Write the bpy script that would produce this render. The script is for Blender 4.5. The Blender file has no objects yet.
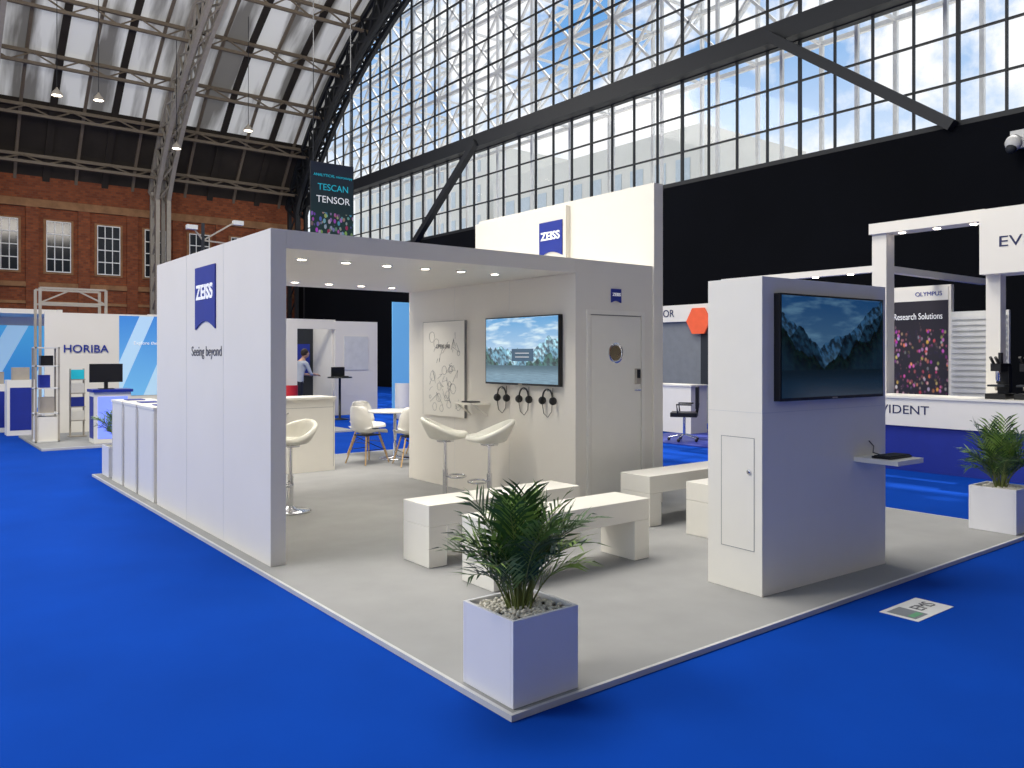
import bpy, math, random
from mathutils import Vector, Matrix
random.seed(7)
S = bpy.context.scene
S.view_settings.view_transform = 'Standard'
pi = math.pi

# ---------------------------------------------------------------- materials
def lin(c):
    return tuple(((x/255.0)/12.92 if x/255.0 <= 0.04045 else (((x/255.0)+0.055)/1.055)**2.4) for x in c) + (1.0,)

def mat(name, col, rough=0.5, metal=0.0, emit=0.0, ecol=None, var=0.06, scale=6.0, bump=0.0, bscale=200.0, spec=0.5, sheen=0.0):
    m = bpy.data.materials.new(name); m.use_nodes = True
    nt = m.node_tree; b = nt.nodes['Principled BSDF']
    tc = nt.nodes.new('ShaderNodeTexCoord')
    n = nt.nodes.new('ShaderNodeTexNoise'); n.inputs['Scale'].default_value = scale; n.inputs['Detail'].default_value = 3
    nt.links.new(tc.outputs['Object'], n.inputs['Vector'])
    r = nt.nodes.new('ShaderNodeValToRGB')
    c = lin(col)
    r.color_ramp.elements[0].position = 0.3; r.color_ramp.elements[1].position = 0.7
    r.color_ramp.elements[0].color = tuple(x*(1-var) for x in c[:3])+(1,)
    r.color_ramp.elements[1].color = tuple(min(1, x*(1+var)) for x in c[:3])+(1,)
    nt.links.new(n.outputs['Fac'], r.inputs['Fac'])
    nt.links.new(r.outputs['Color'], b.inputs['Base Color'])
    b.inputs['Roughness'].default_value = rough
    b.inputs['Metallic'].default_value = metal
    b.inputs['Specular IOR Level'].default_value = spec
    if emit > 0:
        b.inputs['Emission Color'].default_value = lin(ecol or col)
        b.inputs['Emission Strength'].default_value = emit
    if bump > 0:
        n2 = nt.nodes.new('ShaderNodeTexNoise'); n2.inputs['Scale'].default_value = bscale
        nt.links.new(tc.outputs['Object'], n2.inputs['Vector'])
        bp = nt.nodes.new('ShaderNodeBump'); bp.inputs['Strength'].default_value = bump; bp.inputs['Distance'].default_value = 0.01
        nt.links.new(n2.outputs['Fac'], bp.inputs['Height']); nt.links.new(bp.outputs['Normal'], b.inputs['Normal'])
    return m

WHITE = mat('white_panel', (226,221,211), 0.45, var=0.015, scale=2)
WHITE2 = mat('white_laminate', (230,226,216), 0.35, var=0.01)
SEAM = mat('panel_seam', (140,140,140), 0.7)
GREYC = mat('grey_carpet', (150,150,149), 0.95, var=0.05, scale=3, bump=0.3, bscale=400, spec=0.1)
BLUEC = mat('blue_carpet', (7,60,154), 0.95, var=0.08, scale=1.2, bump=0.3, bscale=350, spec=0.05)
TRIMW = mat('edge_trim', (190,190,190), 0.35)
NAVY = mat('navy_blue', (24,44,140), 0.5)
LETW = mat('white_lettering', (245,245,245), 0.6, emit=0.15)
LETG = mat('grey_lettering', (80,80,85), 0.6)
PENCIL = mat('pencil_line', (150,150,152), 0.8)
LETN = mat('navy_lettering', (30,36,80), 0.6)
BLACK = mat('black_plastic', (14,14,16), 0.4)
BLACKW = mat('black_drape', (9,11,16), 0.9, var=0.2, scale=0.4, spec=0.1)
CHROME = mat('chrome', (225,225,228), 0.12, 1.0, var=0.01)
STEEL = mat('steel_grey', (166,158,146), 0.5, 0.1)
STEELD = mat('painted_truss', (116,104,88), 0.6)
MULL = mat('dark_mullion', (26,29,34), 0.6)
LATW = mat('white_steelwork', (240,240,238), 0.6)
CREAM = mat('cream_leather', (232,230,218), 0.4)
WOOD = mat('beech_wood', (196,160,112), 0.5, var=0.15, scale=20)
LED = mat('lamp_glow', (255,246,228), 0.5, emit=9, ecol=(255,244,225))
STONE = mat('sandstone', (150,110,76), 0.9, var=0.2, scale=3)
PAVE = mat('pale_paving', (205,200,190), 0.9, var=0.1, scale=.3)
PEB = mat('white_pebbles', (210,205,192), 0.8, var=0.15, scale=60)
PLANTER = mat('planter_shell', (222,221,224), 0.35, var=0.01)
SOIL = mat('soil', (60,46,34), 0.95)
LEAF1 = mat('leaf_dark', (50,82,36), 0.45, var=0.35, scale=9)
LEAF2 = mat('leaf_light', (116,144,68), 0.45, var=0.3, scale=9)
STEMM = mat('plant_stem', (110,120,60), 0.6)
ROOFD = mat('roof_dark', (46,40,34), 0.9, var=0.3, scale=0.7)
ORANGE = mat('orange_sign', (225,90,50), 0.5, emit=0.2)
RED = mat('red_fabric', (190,30,45), 0.6)
GREYP = mat('grey_partition', (120,124,128), 0.8)
DARKP = mat('dark_partition', (32,36,42), 0.7)
TEAL = mat('teal_panel', (30,170,190), 0.5, emit=0.3)
VENT = mat('ribbed_panel', (208,208,205), 0.6)
GOLD = mat('brass', (200,180,140), 0.25, 0.9)

def node_mat(name):
    m = bpy.data.materials.new(name); m.use_nodes = True
    return m, m.node_tree, m.node_tree.nodes['Principled BSDF']
def mth(nt, op, a, b=None, c=None):
    n = nt.nodes.new('ShaderNodeMath'); n.operation = op
    for i, v in enumerate((a, b, c)):
        if v is None: continue
        if isinstance(v, (int, float)): n.inputs[i].default_value = v
        else: nt.links.new(v, n.inputs[i])
    return n.outputs[0]
def mixc(nt, f, a, b):
    n = nt.nodes.new('ShaderNodeMix'); n.data_type = 'RGBA'
    for i, v in ((0, f), (6, a), (7, b)):
        if isinstance(v, (int, float)): n.inputs[i].default_value = v
        elif isinstance(v, tuple): n.inputs[i].default_value = v
        else: nt.links.new(v, n.inputs[i])
    return n.outputs[2]
def uvxy(nt):
    tc = nt.nodes.new('ShaderNodeTexCoord'); s = nt.nodes.new('ShaderNodeSeparateXYZ')
    nt.links.new(tc.outputs['UV'], s.inputs[0]); return s.outputs[0], s.outputs[1], tc.outputs['UV']
def noise(nt, x, y, sc, det=4):
    c = nt.nodes.new('ShaderNodeCombineXYZ')
    for i, v in enumerate((x, y)):
        if isinstance(v, (int, float)): c.inputs[i].default_value = v
        else: nt.links.new(v, c.inputs[i])
    n = nt.nodes.new('ShaderNodeTexNoise'); n.inputs['Scale'].default_value = sc; n.inputs['Detail'].default_value = det
    nt.links.new(c.outputs[0], n.inputs['Vector']); return n.outputs['Fac']
def smooth(nt, x, lo, hi):
    n = nt.nodes.new('ShaderNodeMapRange'); n.interpolation_type = 'SMOOTHSTEP'
    nt.links.new(x, n.inputs[0]); n.inputs[1].default_value = lo; n.inputs[2].default_value = hi
    return n.outputs[0]

def landscape(name, sky_lo, sky_hi, far, mid, near, water, strength, base=0.5, seed=0.0, amp=0.8, tilt=0.0):
    """photographic-style lake view: clouds, three hazy ridges, textured slopes, rippled water with reflection"""
    m, nt, b = node_mat(name)
    u, v, uv = uvxy(nt)
    col = mixc(nt, v, lin(sky_lo), lin(sky_hi))
    cl = smooth(nt, noise(nt, u, mth(nt, 'MULTIPLY', v, 2.6), 3.5, 8), .45, .7)
    col = mixc(nt, mth(nt, 'MULTIPLY', cl, 0.75), col, lin(tuple(min(255, int(c*1.12)) for c in sky_lo)))
    tl = mth(nt, 'MULTIPLY', mth(nt, 'ABSOLUTE', mth(nt, 'SUBTRACT', u, 0.42)), tilt)
    tex = noise(nt, mth(nt, 'MULTIPLY', u, 1.6), mth(nt, 'ADD', v, mth(nt, 'MULTIPLY', u, .7)), 14, 9)
    tx = smooth(nt, tex, .40, .62)
    for k, (cc, db, sc, am) in enumerate(((far, 0.0, 2.6, 1.0), (mid, -.10, 4.2, .9), (near, -.20, 6.5, .7))):
        h = mth(nt, 'ADD', mth(nt, 'ADD', base+db, tl), mth(nt, 'MULTIPLY', mth(nt, 'SUBTRACT', noise(nt, u, seed+3.1*k, sc, 7), 0.5), amp*am))
        slope = mixc(nt, tx, lin(tuple(int(c*.6) for c in cc)), lin(tuple(min(255, int(c*1.5)) for c in cc)))
        hz = smooth(nt, mth(nt, 'SUBTRACT', h, v), 0.0, 0.35)
        slope = mixc(nt, mth(nt, 'MULTIPLY', hz, .35), slope, lin(sky_lo) if k == 0 else lin(far))
        col = mixc(nt, smooth(nt, mth(nt, 'SUBTRACT', h, v), -.003, .008), col, slope)
    wn = noise(nt, mth(nt, 'MULTIPLY', u, 3.0), mth(nt, 'MULTIPLY', v, 40.0), 3, 5)
    wat = mixc(nt, wn, lin(water), lin(tuple(int(c*.55) for c in far)))
    wat = mixc(nt, smooth(nt, v, .10, .27), wat, lin(tuple(int(c*.8) for c in mid)))
    col = mixc(nt, mth(nt, 'LESS_THAN', v, 0.27), col, wat)
    b.inputs['Base Color'].default_value = (0.01, 0.01, 0.012, 1)
    b.inputs['Roughness'].default_value = 0.12
    nt.links.new(col, b.inputs['Emission Color']); b.inputs['Emission Strength'].default_value = strength
    return m
SCR1 = landscape('screen_lake', (214,232,244), (84,158,214), (120,158,184), (84,122,140), (44,76,70), (160,196,216), 0.95, 0.44, 2.0, 1.1, .35)
SCR2 = landscape('screen_mountains', (112,156,188), (34,90,150), (42,76,108), (24,48,66), (12,26,24), (30,66,98), 0.42, 0.5, 7.3, .8, .8)

def poster_bokeh():
    m, nt, b = node_mat('bokeh_poster')
    u, v, uv = uvxy(nt)
    vo = nt.nodes.new('ShaderNodeTexVoronoi'); vo.inputs['Scale'].default_value = 20
    nt.links.new(uv, vo.inputs['Vector'])
    dots = smooth(nt, vo.outputs['Distance'], .55, .2)
    hs2 = mixc(nt, 0.6, vo.outputs['Color'], lin((190,50,70)))
    hs2 = mixc(nt, smooth(nt, noise(nt, u, v, 5), .38, .62), lin((20,10,40)), hs2)
    m1 = mth(nt, 'MULTIPLY', dots, mth(nt, 'LESS_THAN', mth(nt, 'ADD', v, mth(nt, 'MULTIPLY', noise(nt, u, v, 4), 0.4)), 0.92))
    col = mixc(nt, m1, lin((16,9,26)), hs2)
    nt.links.new(col, b.inputs['Base Color']); nt.links.new(col, b.inputs['Emission Color']); b.inputs['Emission Strength'].default_value = 0.25
    return m
BOKEH = poster_bokeh()

def stripes_mat(name, c1, c2, c3, em=0.3, sc=6):
    m, nt, b = node_mat(name)
    u, v, uv = uvxy(nt)
    d = mth(nt, 'FRACT', mth(nt, 'ADD', mth(nt, 'MULTIPLY', u, sc*0.35), mth(nt, 'MULTIPLY', v, -0.9)))
    col = mixc(nt, v, lin(c1), lin(c2))
    col = mixc(nt, mth(nt, 'MULTIPLY', mth(nt, 'GREATER_THAN', d, 0.62), 0.8), col, lin(c3))
    nt.links.new(col, b.inputs['Base Color']); nt.links.new(col, b.inputs['Emission Color']); b.inputs['Emission Strength'].default_value = em
    return m
HPANEL = stripes_mat('blue_stripe_graphic', (110,180,230), (60,130,205), (190,220,240), 0.25)
BPANEL = stripes_mat('blue_glow_graphic', (30,110,200), (90,190,240), (200,235,250), 0.4, 12)
GLOWB = mat('blue_uplight', (120,150,255), 0.5, emit=0.9, ecol=(110,120,255))

def brick_mat():
    m, nt, b = node_mat('red_brick')
    tc = nt.nodes.new('ShaderNodeTexCoord'); s = nt.nodes.new('ShaderNodeSeparateXYZ'); c = nt.nodes.new('ShaderNodeCombineXYZ')
    nt.links.new(tc.outputs['Object'], s.inputs[0]); nt.links.new(s.outputs[0], c.inputs[0]); nt.links.new(s.outputs[2], c.inputs[1])
    br = nt.nodes.new('ShaderNodeTexBrick'); br.inputs['Scale'].default_value = 2.2
    br.inputs['Color1'].default_value = lin((168,92,52)); br.inputs['Color2'].default_value = lin((126,62,36)); br.inputs['Mortar'].default_value = lin((120,90,70))
    nt.links.new(c.outputs[0], br.inputs['Vector'])
    n = nt.nodes.new('ShaderNodeTexNoise'); n.inputs['Scale'].default_value = 0.35; nt.links.new(tc.outputs['Object'], n.inputs['Vector'])
    col = mixc(nt, mth(nt, 'MULTIPLY', n.outputs['Fac'], 0.6), br.outputs['Color'], lin((88,44,28)))
    nt.links.new(col, b.inputs['Base Color']); b.inputs['Roughness'].default_value = 0.9
    return m
BRICK = brick_mat()

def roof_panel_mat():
    m, nt, b = node_mat('roof_glazing_glow')
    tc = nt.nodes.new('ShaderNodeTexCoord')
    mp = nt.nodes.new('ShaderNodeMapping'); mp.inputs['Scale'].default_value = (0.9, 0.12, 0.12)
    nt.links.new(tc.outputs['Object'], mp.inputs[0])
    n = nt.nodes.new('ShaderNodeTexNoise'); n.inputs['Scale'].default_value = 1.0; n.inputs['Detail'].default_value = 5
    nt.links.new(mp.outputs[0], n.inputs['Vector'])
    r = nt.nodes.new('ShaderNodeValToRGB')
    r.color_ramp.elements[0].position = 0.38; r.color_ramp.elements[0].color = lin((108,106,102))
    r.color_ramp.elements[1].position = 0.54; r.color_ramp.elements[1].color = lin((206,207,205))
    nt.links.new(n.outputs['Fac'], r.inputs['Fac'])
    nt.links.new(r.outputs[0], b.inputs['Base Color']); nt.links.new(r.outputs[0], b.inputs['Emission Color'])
    b.inputs['Emission Strength'].default_value = 0.42; b.inputs['Roughness'].default_value = 0.7  # glow stands in for daylight through the panels and helps light the hall
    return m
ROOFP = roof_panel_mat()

def glass_mat():
    m = bpy.data.materials.new('clear_glazing'); m.use_nodes = True; nt = m.node_tree
    for n in list(nt.nodes): nt.nodes.remove(n)
    o = nt.nodes.new('ShaderNodeOutputMaterial'); t = nt.nodes.new('ShaderNodeBsdfTransparent'); t.inputs[0].default_value = (0.97,0.98,0.99,1)
    g = nt.nodes.new('ShaderNodeBsdfGlossy'); g.inputs['Roughness'].default_value = 0.05
    mx = nt.nodes.new('ShaderNodeMixShader'); mx.inputs[0].default_value = 0.03
    nt.links.new(t.outputs[0], mx.inputs[1]); nt.links.new(g.outputs[0], mx.inputs[2]); nt.links.new(mx.outputs[0], o.inputs[0])
    return m
GLASS = glass_mat()
DGLASS = mat('dark_window_glass', (40,44,50), 0.1)

# ---------------------------------------------------------------- mesh builder
class B:
    def __init__(s, name, M=None):
        s.name = name; s.v = []; s.f = []; s.m = []; s.sm = []; s.uv = []; s.mats = []; s.M = M or Matrix.Identity(4)
    def mi(s, m):
        if m not in s.mats: s.mats.append(m)
        return s.mats.index(m)
    def add(s, vs, fs, m, smooth=False, uvs=None):
        o = len(s.v); s.v += [tuple(s.M @ Vector(p)) for p in vs]; k = s.mi(m)
        for j, f in enumerate(fs):
            s.f.append(tuple(i+o for i in f)); s.m.append(k); s.sm.append(smooth)
            s.uv.append(uvs if uvs else None)
    def box(s, x0, x1, y0, y1, z0, z1, m):
        vs = [(x0,y0,z0),(x1,y0,z0),(x1,y1,z0),(x0,y1,z0),(x0,y0,z1),(x1,y0,z1),(x1,y1,z1),(x0,y1,z1)]
        s.add(vs, [(0,3,2,1),(4,5,6,7),(0,1,5,4),(1,2,6,5),(2,3,7,6),(3,0,4,7)], m)
    def quad(s, pts, m): s.add(pts, [(0,1,2,3)], m, uvs=[(0,0),(1,0),(1,1),(0,1)])
    def prism(s, pts, off, m):
        n = len(pts); o = Vector(off)
        vs = [tuple(p) for p in pts] + [tuple(Vector(p)+o) for p in pts]
        s.add(vs, [tuple(range(n)), tuple(range(2*n-1, n-1, -1))] + [(i, i+n, (i+1) % n+n, (i+1) % n) for i in range(n)], m)
    def bar(s, a, b, w, m, h=None):
        a = Vector(a); b = Vector(b); d = (b-a)
        if d.length < 1e-6: return
        d.normalize(); h = h or w
        up = Vector((0,0,1)) if abs(d.z) < 0.95 else Vector((1,0,0))
        sd = d.cross(up).normalized(); u2 = sd.cross(d).normalized()
        vs = []
        for p in (a, b):
            for i, j in ((-1,-1),(1,-1),(1,1),(-1,1)): vs.append(tuple(p+sd*i*w/2+u2*j*h/2))
        s.add(vs, [(0,1,2,3),(7,6,5,4),(0,4,5,1),(1,5,6,2),(2,6,7,3),(3,7,4,0)], m)
    def tube(s, pts, r, m, seg=8, cap=True):
        pts = [Vector(p) for p in pts]; n = len(pts)
        rs = r if isinstance(r, (list, tuple)) else [r]*n
        vs = []; pu = None
        for i, p in enumerate(pts):
            d = (pts[min(i+1, n-1)]-pts[max(i-1, 0)]).normalized()
            if pu is None: pu = Vector((0,0,1)) if abs(d.z) < 0.9 else Vector((1,0,0))
            sd = d.cross(pu).normalized(); pu = sd.cross(d).normalized()
            for k in range(seg):
                a = 2*pi*k/seg; vs.append(tuple(p+(sd*math.cos(a)+pu*math.sin(a))*rs[i]))
        fs = []
        for i in range(n-1):
            for k in range(seg):
                k2 = (k+1) % seg; fs.append((i*seg+k, i*seg+k2, (i+1)*seg+k2, (i+1)*seg+k))
        s.add(vs, fs, m, True)
        if cap: s.add(vs[:seg], [tuple(range(seg-1, -1, -1))], m); s.add(vs[-seg:], [tuple(range(seg))], m)
    def lathe(s, c, prof, m, seg=24, axis='z'):
        vs = []
        for r, z in prof:
            for k in range(seg):
                a = 2*pi*k/seg; x = r*math.cos(a); y = r*math.sin(a)
                if axis == 'z': vs.append((c[0]+x, c[1]+y, c[2]+z))
                elif axis == 'y': vs.append((c[0]+x, c[1]+z, c[2]+y))
                else: vs.append((c[0]+z, c[1]+x, c[2]+y))
        fs = []
        for i in range(len(prof)-1):
            for k in range(seg):
                k2 = (k+1) % seg; fs.append((i*seg+k, i*seg+k2, (i+1)*seg+k2, (i+1)*seg+k))
        s.add(vs, fs, m, True)
    def surf(s, fn, nu, nv, m, th=0.0):
        g = [[Vector(fn(i/nu, j/nv)) for j in range(nv+1)] for i in range(nu+1)]
        vs = [tuple(g[i][j]) for i in range(nu+1) for j in range(nv+1)]
        idx = lambda i, j: i*(nv+1)+j
        fs = [(idx(i,j), idx(i+1,j), idx(i+1,j+1), idx(i,j+1)) for i in range(nu) for j in range(nv)]
        s.add(vs, fs, m, True)
    def ball(s, c, r, m, sx=1, sy=1, sz=1, seg=14, rings=9):
        prof = [(max(1e-4, math.sin(pi*i/rings))*r, -math.cos(pi*i/rings)*r) for i in range(rings+1)]
        vs = []
        for rr, z in prof:
            for k in range(seg):
                a = 2*pi*k/seg; vs.append((c[0]+rr*math.cos(a)*sx, c[1]+rr*math.sin(a)*sy, c[2]+z*sz))
        fs = [(i*seg+k, i*seg+(k+1) % seg, (i+1)*seg+(k+1) % seg, (i+1)*seg+k) for i in range(rings) for k in range(seg)]
        s.add(vs, fs, m, True)
    def finish(s, loc=(0,0,0), rz=0.0, parent=None, bevel=0.0, solid=0.0, sub=0):
        me = bpy.data.meshes.new(s.name); me.from_pydata(s.v, [], s.f)
        for m in s.mats: me.materials.append(m)
        me.polygons.foreach_set('material_index', s.m); me.polygons.foreach_set('use_smooth', s.sm)
        if any(u is not None for u in s.uv):
            ul = me.uv_layers.new(name='UVMap')
            for p, u in zip(me.polygons, s.uv):
                if u:
                    for li, t in zip(p.loop_indices, u): ul.data[li].uv = t
        me.update()
        o = bpy.data.objects.new(s.name, me); S.collection.objects.link(o)
        o.location = loc; o.rotation_euler = (0, 0, rz)
        if parent: o.parent = parent
        if solid: md = o.modifiers.new('Solidify', 'SOLIDIFY'); md.thickness = solid; md.offset = 0
        if sub: md = o.modifiers.new('Subsurf', 'SUBSURF'); md.levels = sub; md.render_levels = sub
        if bevel:
            md = o.modifiers.new('Bevel', 'BEVEL'); md.width = bevel; md.segments = 2; md.limit_method = 'ANGLE'; md.angle_limit = math.radians(50)
        return o

FY = (pi/2, 0, 0)          # faces -Y
FX = (pi/2, 0, -pi/2)      # faces -X
def text(name, body, size, loc, rot, m, parent=None, ax='CENTER', ext=0.003, width=None, bold=0.0):
    cu = bpy.data.curves.new(name, 'FONT'); cu.body = body; cu.size = size; cu.extrude = ext
    cu.align_x = ax; cu.align_y = 'CENTER'; cu.offset = bold
    cu.materials.append(m)
    o = bpy.data.objects.new(name, cu); S.collection.objects.link(o)
    o.location = loc; o.rotation_euler = rot
    if parent: o.parent = parent
    if width:
        bpy.context.view_layer.update(); o.scale.x = width/max(o.dimensions.x, 1e-3)
    return o
def shield(name, w, h, loc, rot, parent):
    """navy logo plate with concave lower edge, local XY plane"""
    pts = [(-w/2, h/2, 0), (-w/2, -h/2, 0)]
    for i in range(1, 12):
        t = i/12; pts.append((-w/2+w*t, -h/2+0.13*h*math.sin(pi*t), 0))
    pts += [(w/2, -h/2, 0), (w/2, h/2, 0)]
    b = B(name); b.prism(pts, (0,0,0.012), NAVY); o = b.finish(loc=loc, parent=parent)
    o.rotation_euler = rot
    text(name+'_lettering', 'ZEISS', h*0.32, (0, h*0.08, 0.014), (0,0,0), LETW, o, width=w*0.84, bold=0.009*h)
    return o
def empty(name, loc=(0,0,0)):
    o = bpy.data.objects.new(name, None); S.collection.objects.link(o); o.location = loc; o.empty_display_size = .2
    return o

# ---------------------------------------------------------------- hall shell
XG, YS, YN = 18.0, 44.3, -19.7
YC, EA, EB, EZ = 12.3, 33.5, 18.5, 5.0
def arch(y, off=0.0):
    q = max(0.0, 1-((y-YC)/(EA-off))**2); return EZ+(EB-off)*math.sqrt(q)
b = B('floor'); b.box(-22, 18.3, -20.2, 44.8, -0.2, 0, BLUEC); b.finish()
b = B('outside_ground'); b.box(18.31,140,-70,140,-.3,-.05,PAVE); b.finish()

# back brick wall
b = B('wall_back')
b.box(-15, XG+0.4, YS, YS+0.5, 0, 10.9, BRICK)
for z0, z1, d in ((5.05,5.3,.12),(9.1,9.5,.15),(4.2,4.35,.08)): b.box(-15, XG, YS-d, YS-0.002, z0, z1, STONE)
for i in range(12):
    x = 2.55-2.35*5+2.35*i+1.17
    b.box(x-.28, x+.28, YS-.14, YS-.002, 0, 9.1, BRICK)
b.finish()
b = B('wall_front'); b.box(-15, XG+0.4, YN-.5, YN, 0, 10.9, BRICK); b.box(-15, XG, YN+.002, YN+.1, 9.1, 9.5, STONE); b.finish()  # unseen side of the hall, added to cut light from behind the camera
for i in range(11):
    x = 2.55-2.35*4+2.35*i
    w = B('window_%d' % (i+2))
    w.box(x-.68, x+.68, YS-.06, YS-.003, 5.75, 8.55, STONE)
    w.box(x-.56, x+.56, YS-.075, YS-.061, 5.85, 8.45, DGLASS)
    for k in range(4): w.box(x-.56+k*.36, x-.52+k*.36, YS-.11, YS-.076, 5.85, 8.45, LATW)
    for k in range(5): w.box(x-.56, x+.56, YS-.112, YS-.078, 5.85+k*.64, 5.9+k*.64, LATW)
    w.lathe((x, YS-.05, 3.0), [(0.001,-.02),(.5,-.02),(.5,0.0),(.62,0),(.62,.04)], DGLASS, 20, 'y')
    w.box(x-.5, x+.5, YS-.07, YS-.004, 1.2, 3.0, DGLASS)
    w.finish()
# black drape wall (lower gable)
b = B('wall_right'); b.box(17.6, 17.9, YN, YS, 0, 6.95, BLACKW)
b.finish()
# glazed gable
b = B('window_1')
y = YN+0.3; k = 0
while y < YS:
    h = arch(y)
    if h > 7: b.bar((XG, y, 6.95), (XG, y, h), (.08 if k % 4 == 0 else .045), MULL, .09)
    y += 1.05; k += 1
z = 6.95; k = 0
while z < 23.4:
    q = math.sqrt(max(0, 1-((z-EZ)/EB)**2))*EA; w = .045 if k % 3 else .06
    b.box(XG-.04, XG+.04, max(YN, YC-q), min(YS, YC+q), z-w/2, z+w/2, MULL)
    z += 1.15; k += 1
b.box(XG-.45, XG+.25, YN, YC+EA*.95, 10.40, 10.95, MULL)
b.box(XG-.3, XG+.2, YN, YS, 6.85, 7.1, MULL)
for ya, yb in ((24.9,29.8),(10.7,5.7)):
    b.bar((XG-.5, ya, 10.6), (XG-.5, yb, 6.95), 0.26, MULL, .26)
N = 40
ys = [YN+(YS-YN)*i/N for i in range(N+1)]
for i in range(N):
    b.quad([(XG+.02, ys[i], 6.95), (XG+.02, ys[i+1], 6.95), (XG+.02, ys[i+1], max(6.96, arch(ys[i+1]))), (XG+.02, ys[i], max(6.96, arch(ys[i])))], GLASS)
b.finish()
# external white lattice seen through glass
b = B('external_steel_frame')
for zz in (11.6, 14.2, 16.8, 19.4, 22.0):
    for xx in (19.4, 21.6):
        b.bar((xx, YN, zz), (xx, YS, zz), .14, LATW)
yy = YN
while yy < YS-2.4:
    for a in range(4):
        z0 = 11.6+2.6*a
        b.bar((19.4, yy, z0), (19.4, yy+2.4, z0+2.6), .09, LATW); b.bar((19.4, yy+2.4, z0), (19.4, yy, z0+2.6), .09, LATW)
        b.bar((19.4, yy, z0), (21.6, yy, z0+2.6), .09, LATW); b.bar((19.4, yy, z0), (21.6, yy, z0), .09, LATW)
    b.bar((19.4, yy, 0), (19.4, yy, 22), .1, LATW); b.bar((21.6, yy, 0), (21.6, yy, 22), .12, LATW)
    yy += 2.4
b.finish()
BLD = mat('pale_facade', (226,222,212), 0.8, var=.05, scale=.3)
BLG = mat('facade_glass', (196,205,210), 0.3)
for (x0,x1,y0,y1,h) in ((46,60,36,62,19),(50,62,6,28,11),(48,60,66,96,24)):
    b = B('office_building'); b.box(x0,x1,y0,y1,-.05,h,BLD)
    zz = 2
    while zz < h-2:
        yy = y0+1
        while yy < y1-2: b.box(x0-.05,x0-.01,yy,yy+1.4,zz,zz+1.8,BLG); yy += 2.4
        zz += 3.2
    b.finish()

# roof shell
angs = [pi*(i/26) for i in range(27)]
prof = []
for a in angs:
    yy = YC+EA*math.cos(a); zz = EZ+EB*math.sin(a)
    prof.append((yy, zz))
prof = [p for p in prof if YN-1 < p[0] < YS+.5]
prof = [(YS+.45, arch(YS+.45))]+prof
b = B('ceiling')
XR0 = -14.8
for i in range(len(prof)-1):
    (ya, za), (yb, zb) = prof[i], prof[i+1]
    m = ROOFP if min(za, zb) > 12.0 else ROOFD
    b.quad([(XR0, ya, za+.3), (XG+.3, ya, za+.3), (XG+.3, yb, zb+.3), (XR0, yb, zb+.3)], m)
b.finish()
# rafters + purlins
b = B('roof_purlins')
x = XR0; k = 0
while x <= XG:
    for i in range(len(prof)-1):
        b.bar((x, prof[i][0], prof[i][1]+.2), (x, prof[i+1][0], prof[i+1][1]+.2), (.14 if k % 2 else .32), ROOFD if k % 2 == 0 else STEELD, .12)
    x += 1.367; k += 1
for i in range(1, len(prof)):
    yy, zz = prof[i]
    n = Vector((0, (yy-YC)/EA**2, (zz-EZ)/EB**2)).normalized()
    p1 = Vector((0, yy, zz)); p2 = p1-n*0.85
    mt = STEELD
    b.bar((XR0, p1.y, p1.z), (XG, p1.y, p1.z), .16, mt); b.bar((XR0, p2.y, p2.z), (XG, p2.y, p2.z), .14, mt)
    if yy > 14:
        x = XR0; f = True
        while x < XG-.9:
            q1, q2 = (p1, p2) if f else (p2, p1)
            b.bar((x, q1.y, q1.z), (x+1.0, q2.y, q2.z), .07, mt); x += 1.0; f = not f
b.finish()
for xr in (17.4, 9.6, 1.4, -6.8):
    b = B('roof_truss')
    pr = []
    for i in range(53):
        a = pi*(i/52); yy = YC+(EA-.1)*math.cos(a); zz = EZ+(EB-.1)*math.sin(a)
        if YN-1 < yy < YS-.1: pr.append((yy, zz))
    mt = MULL if xr > 17 else STEEL
    for i in range(len(pr)-1):
        P = []
        for (yy, zz) in (pr[i], pr[i+1]):
            n = Vector((0, (yy-YC)/EA**2, (zz-EZ)/EB**2)).normalized(); P.append((Vector((0,yy,zz)), Vector((0,yy,zz))-n*1.45))
        for dx in (-.3, .3):
            o = Vector((xr+dx, 0, 0))
            b.bar(P[0][0]+o, P[1][0]+o, .18, mt, .24); b.bar(P[0][1]+o, P[1][1]+o, .2, mt, .28)
            b.bar(P[0][0]+o, P[1][1]+o, .09, mt); b.bar(P[0][1]+o, P[1][0]+o, .09, mt); b.bar(P[0][0]+o, P[0][1]+o, .12, mt)
        b.bar(P[0][1]+Vector((xr-.28,0,0)), P[1][1]+Vector((xr+.28,0,0)), .06, mt)
        if xr > 17: b.bar((P[0][0]+P[0][1])/2+Vector((xr,0,0)), (P[1][0]+P[1][1])/2+Vector((xr,0,0)), .1, mt, 1.4)
    n0 = pr[0]
    b.bar((xr-.28, YS-.5, 0), (xr-.28, YS-.5, n0[1]), .2, mt); b.bar((xr+.28, YS-.5, 0), (xr+.28, YS-.5, n0[1]), .2, mt)
    b.bar((xr-.28, YS-1.5, 0), (xr-.28, YS-1.6, n0[1]-.6), .2, mt); b.bar((xr+.28, YS-1.5, 0), (xr+.28, YS-1.6, n0[1]-.6), .2, mt)
    for zz in range(1, int(n0[1])): b.bar((xr-.28, YS-.5, zz), (xr-.28, YS-1.5, zz+.9), .07, mt)
    b.finish()

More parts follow.
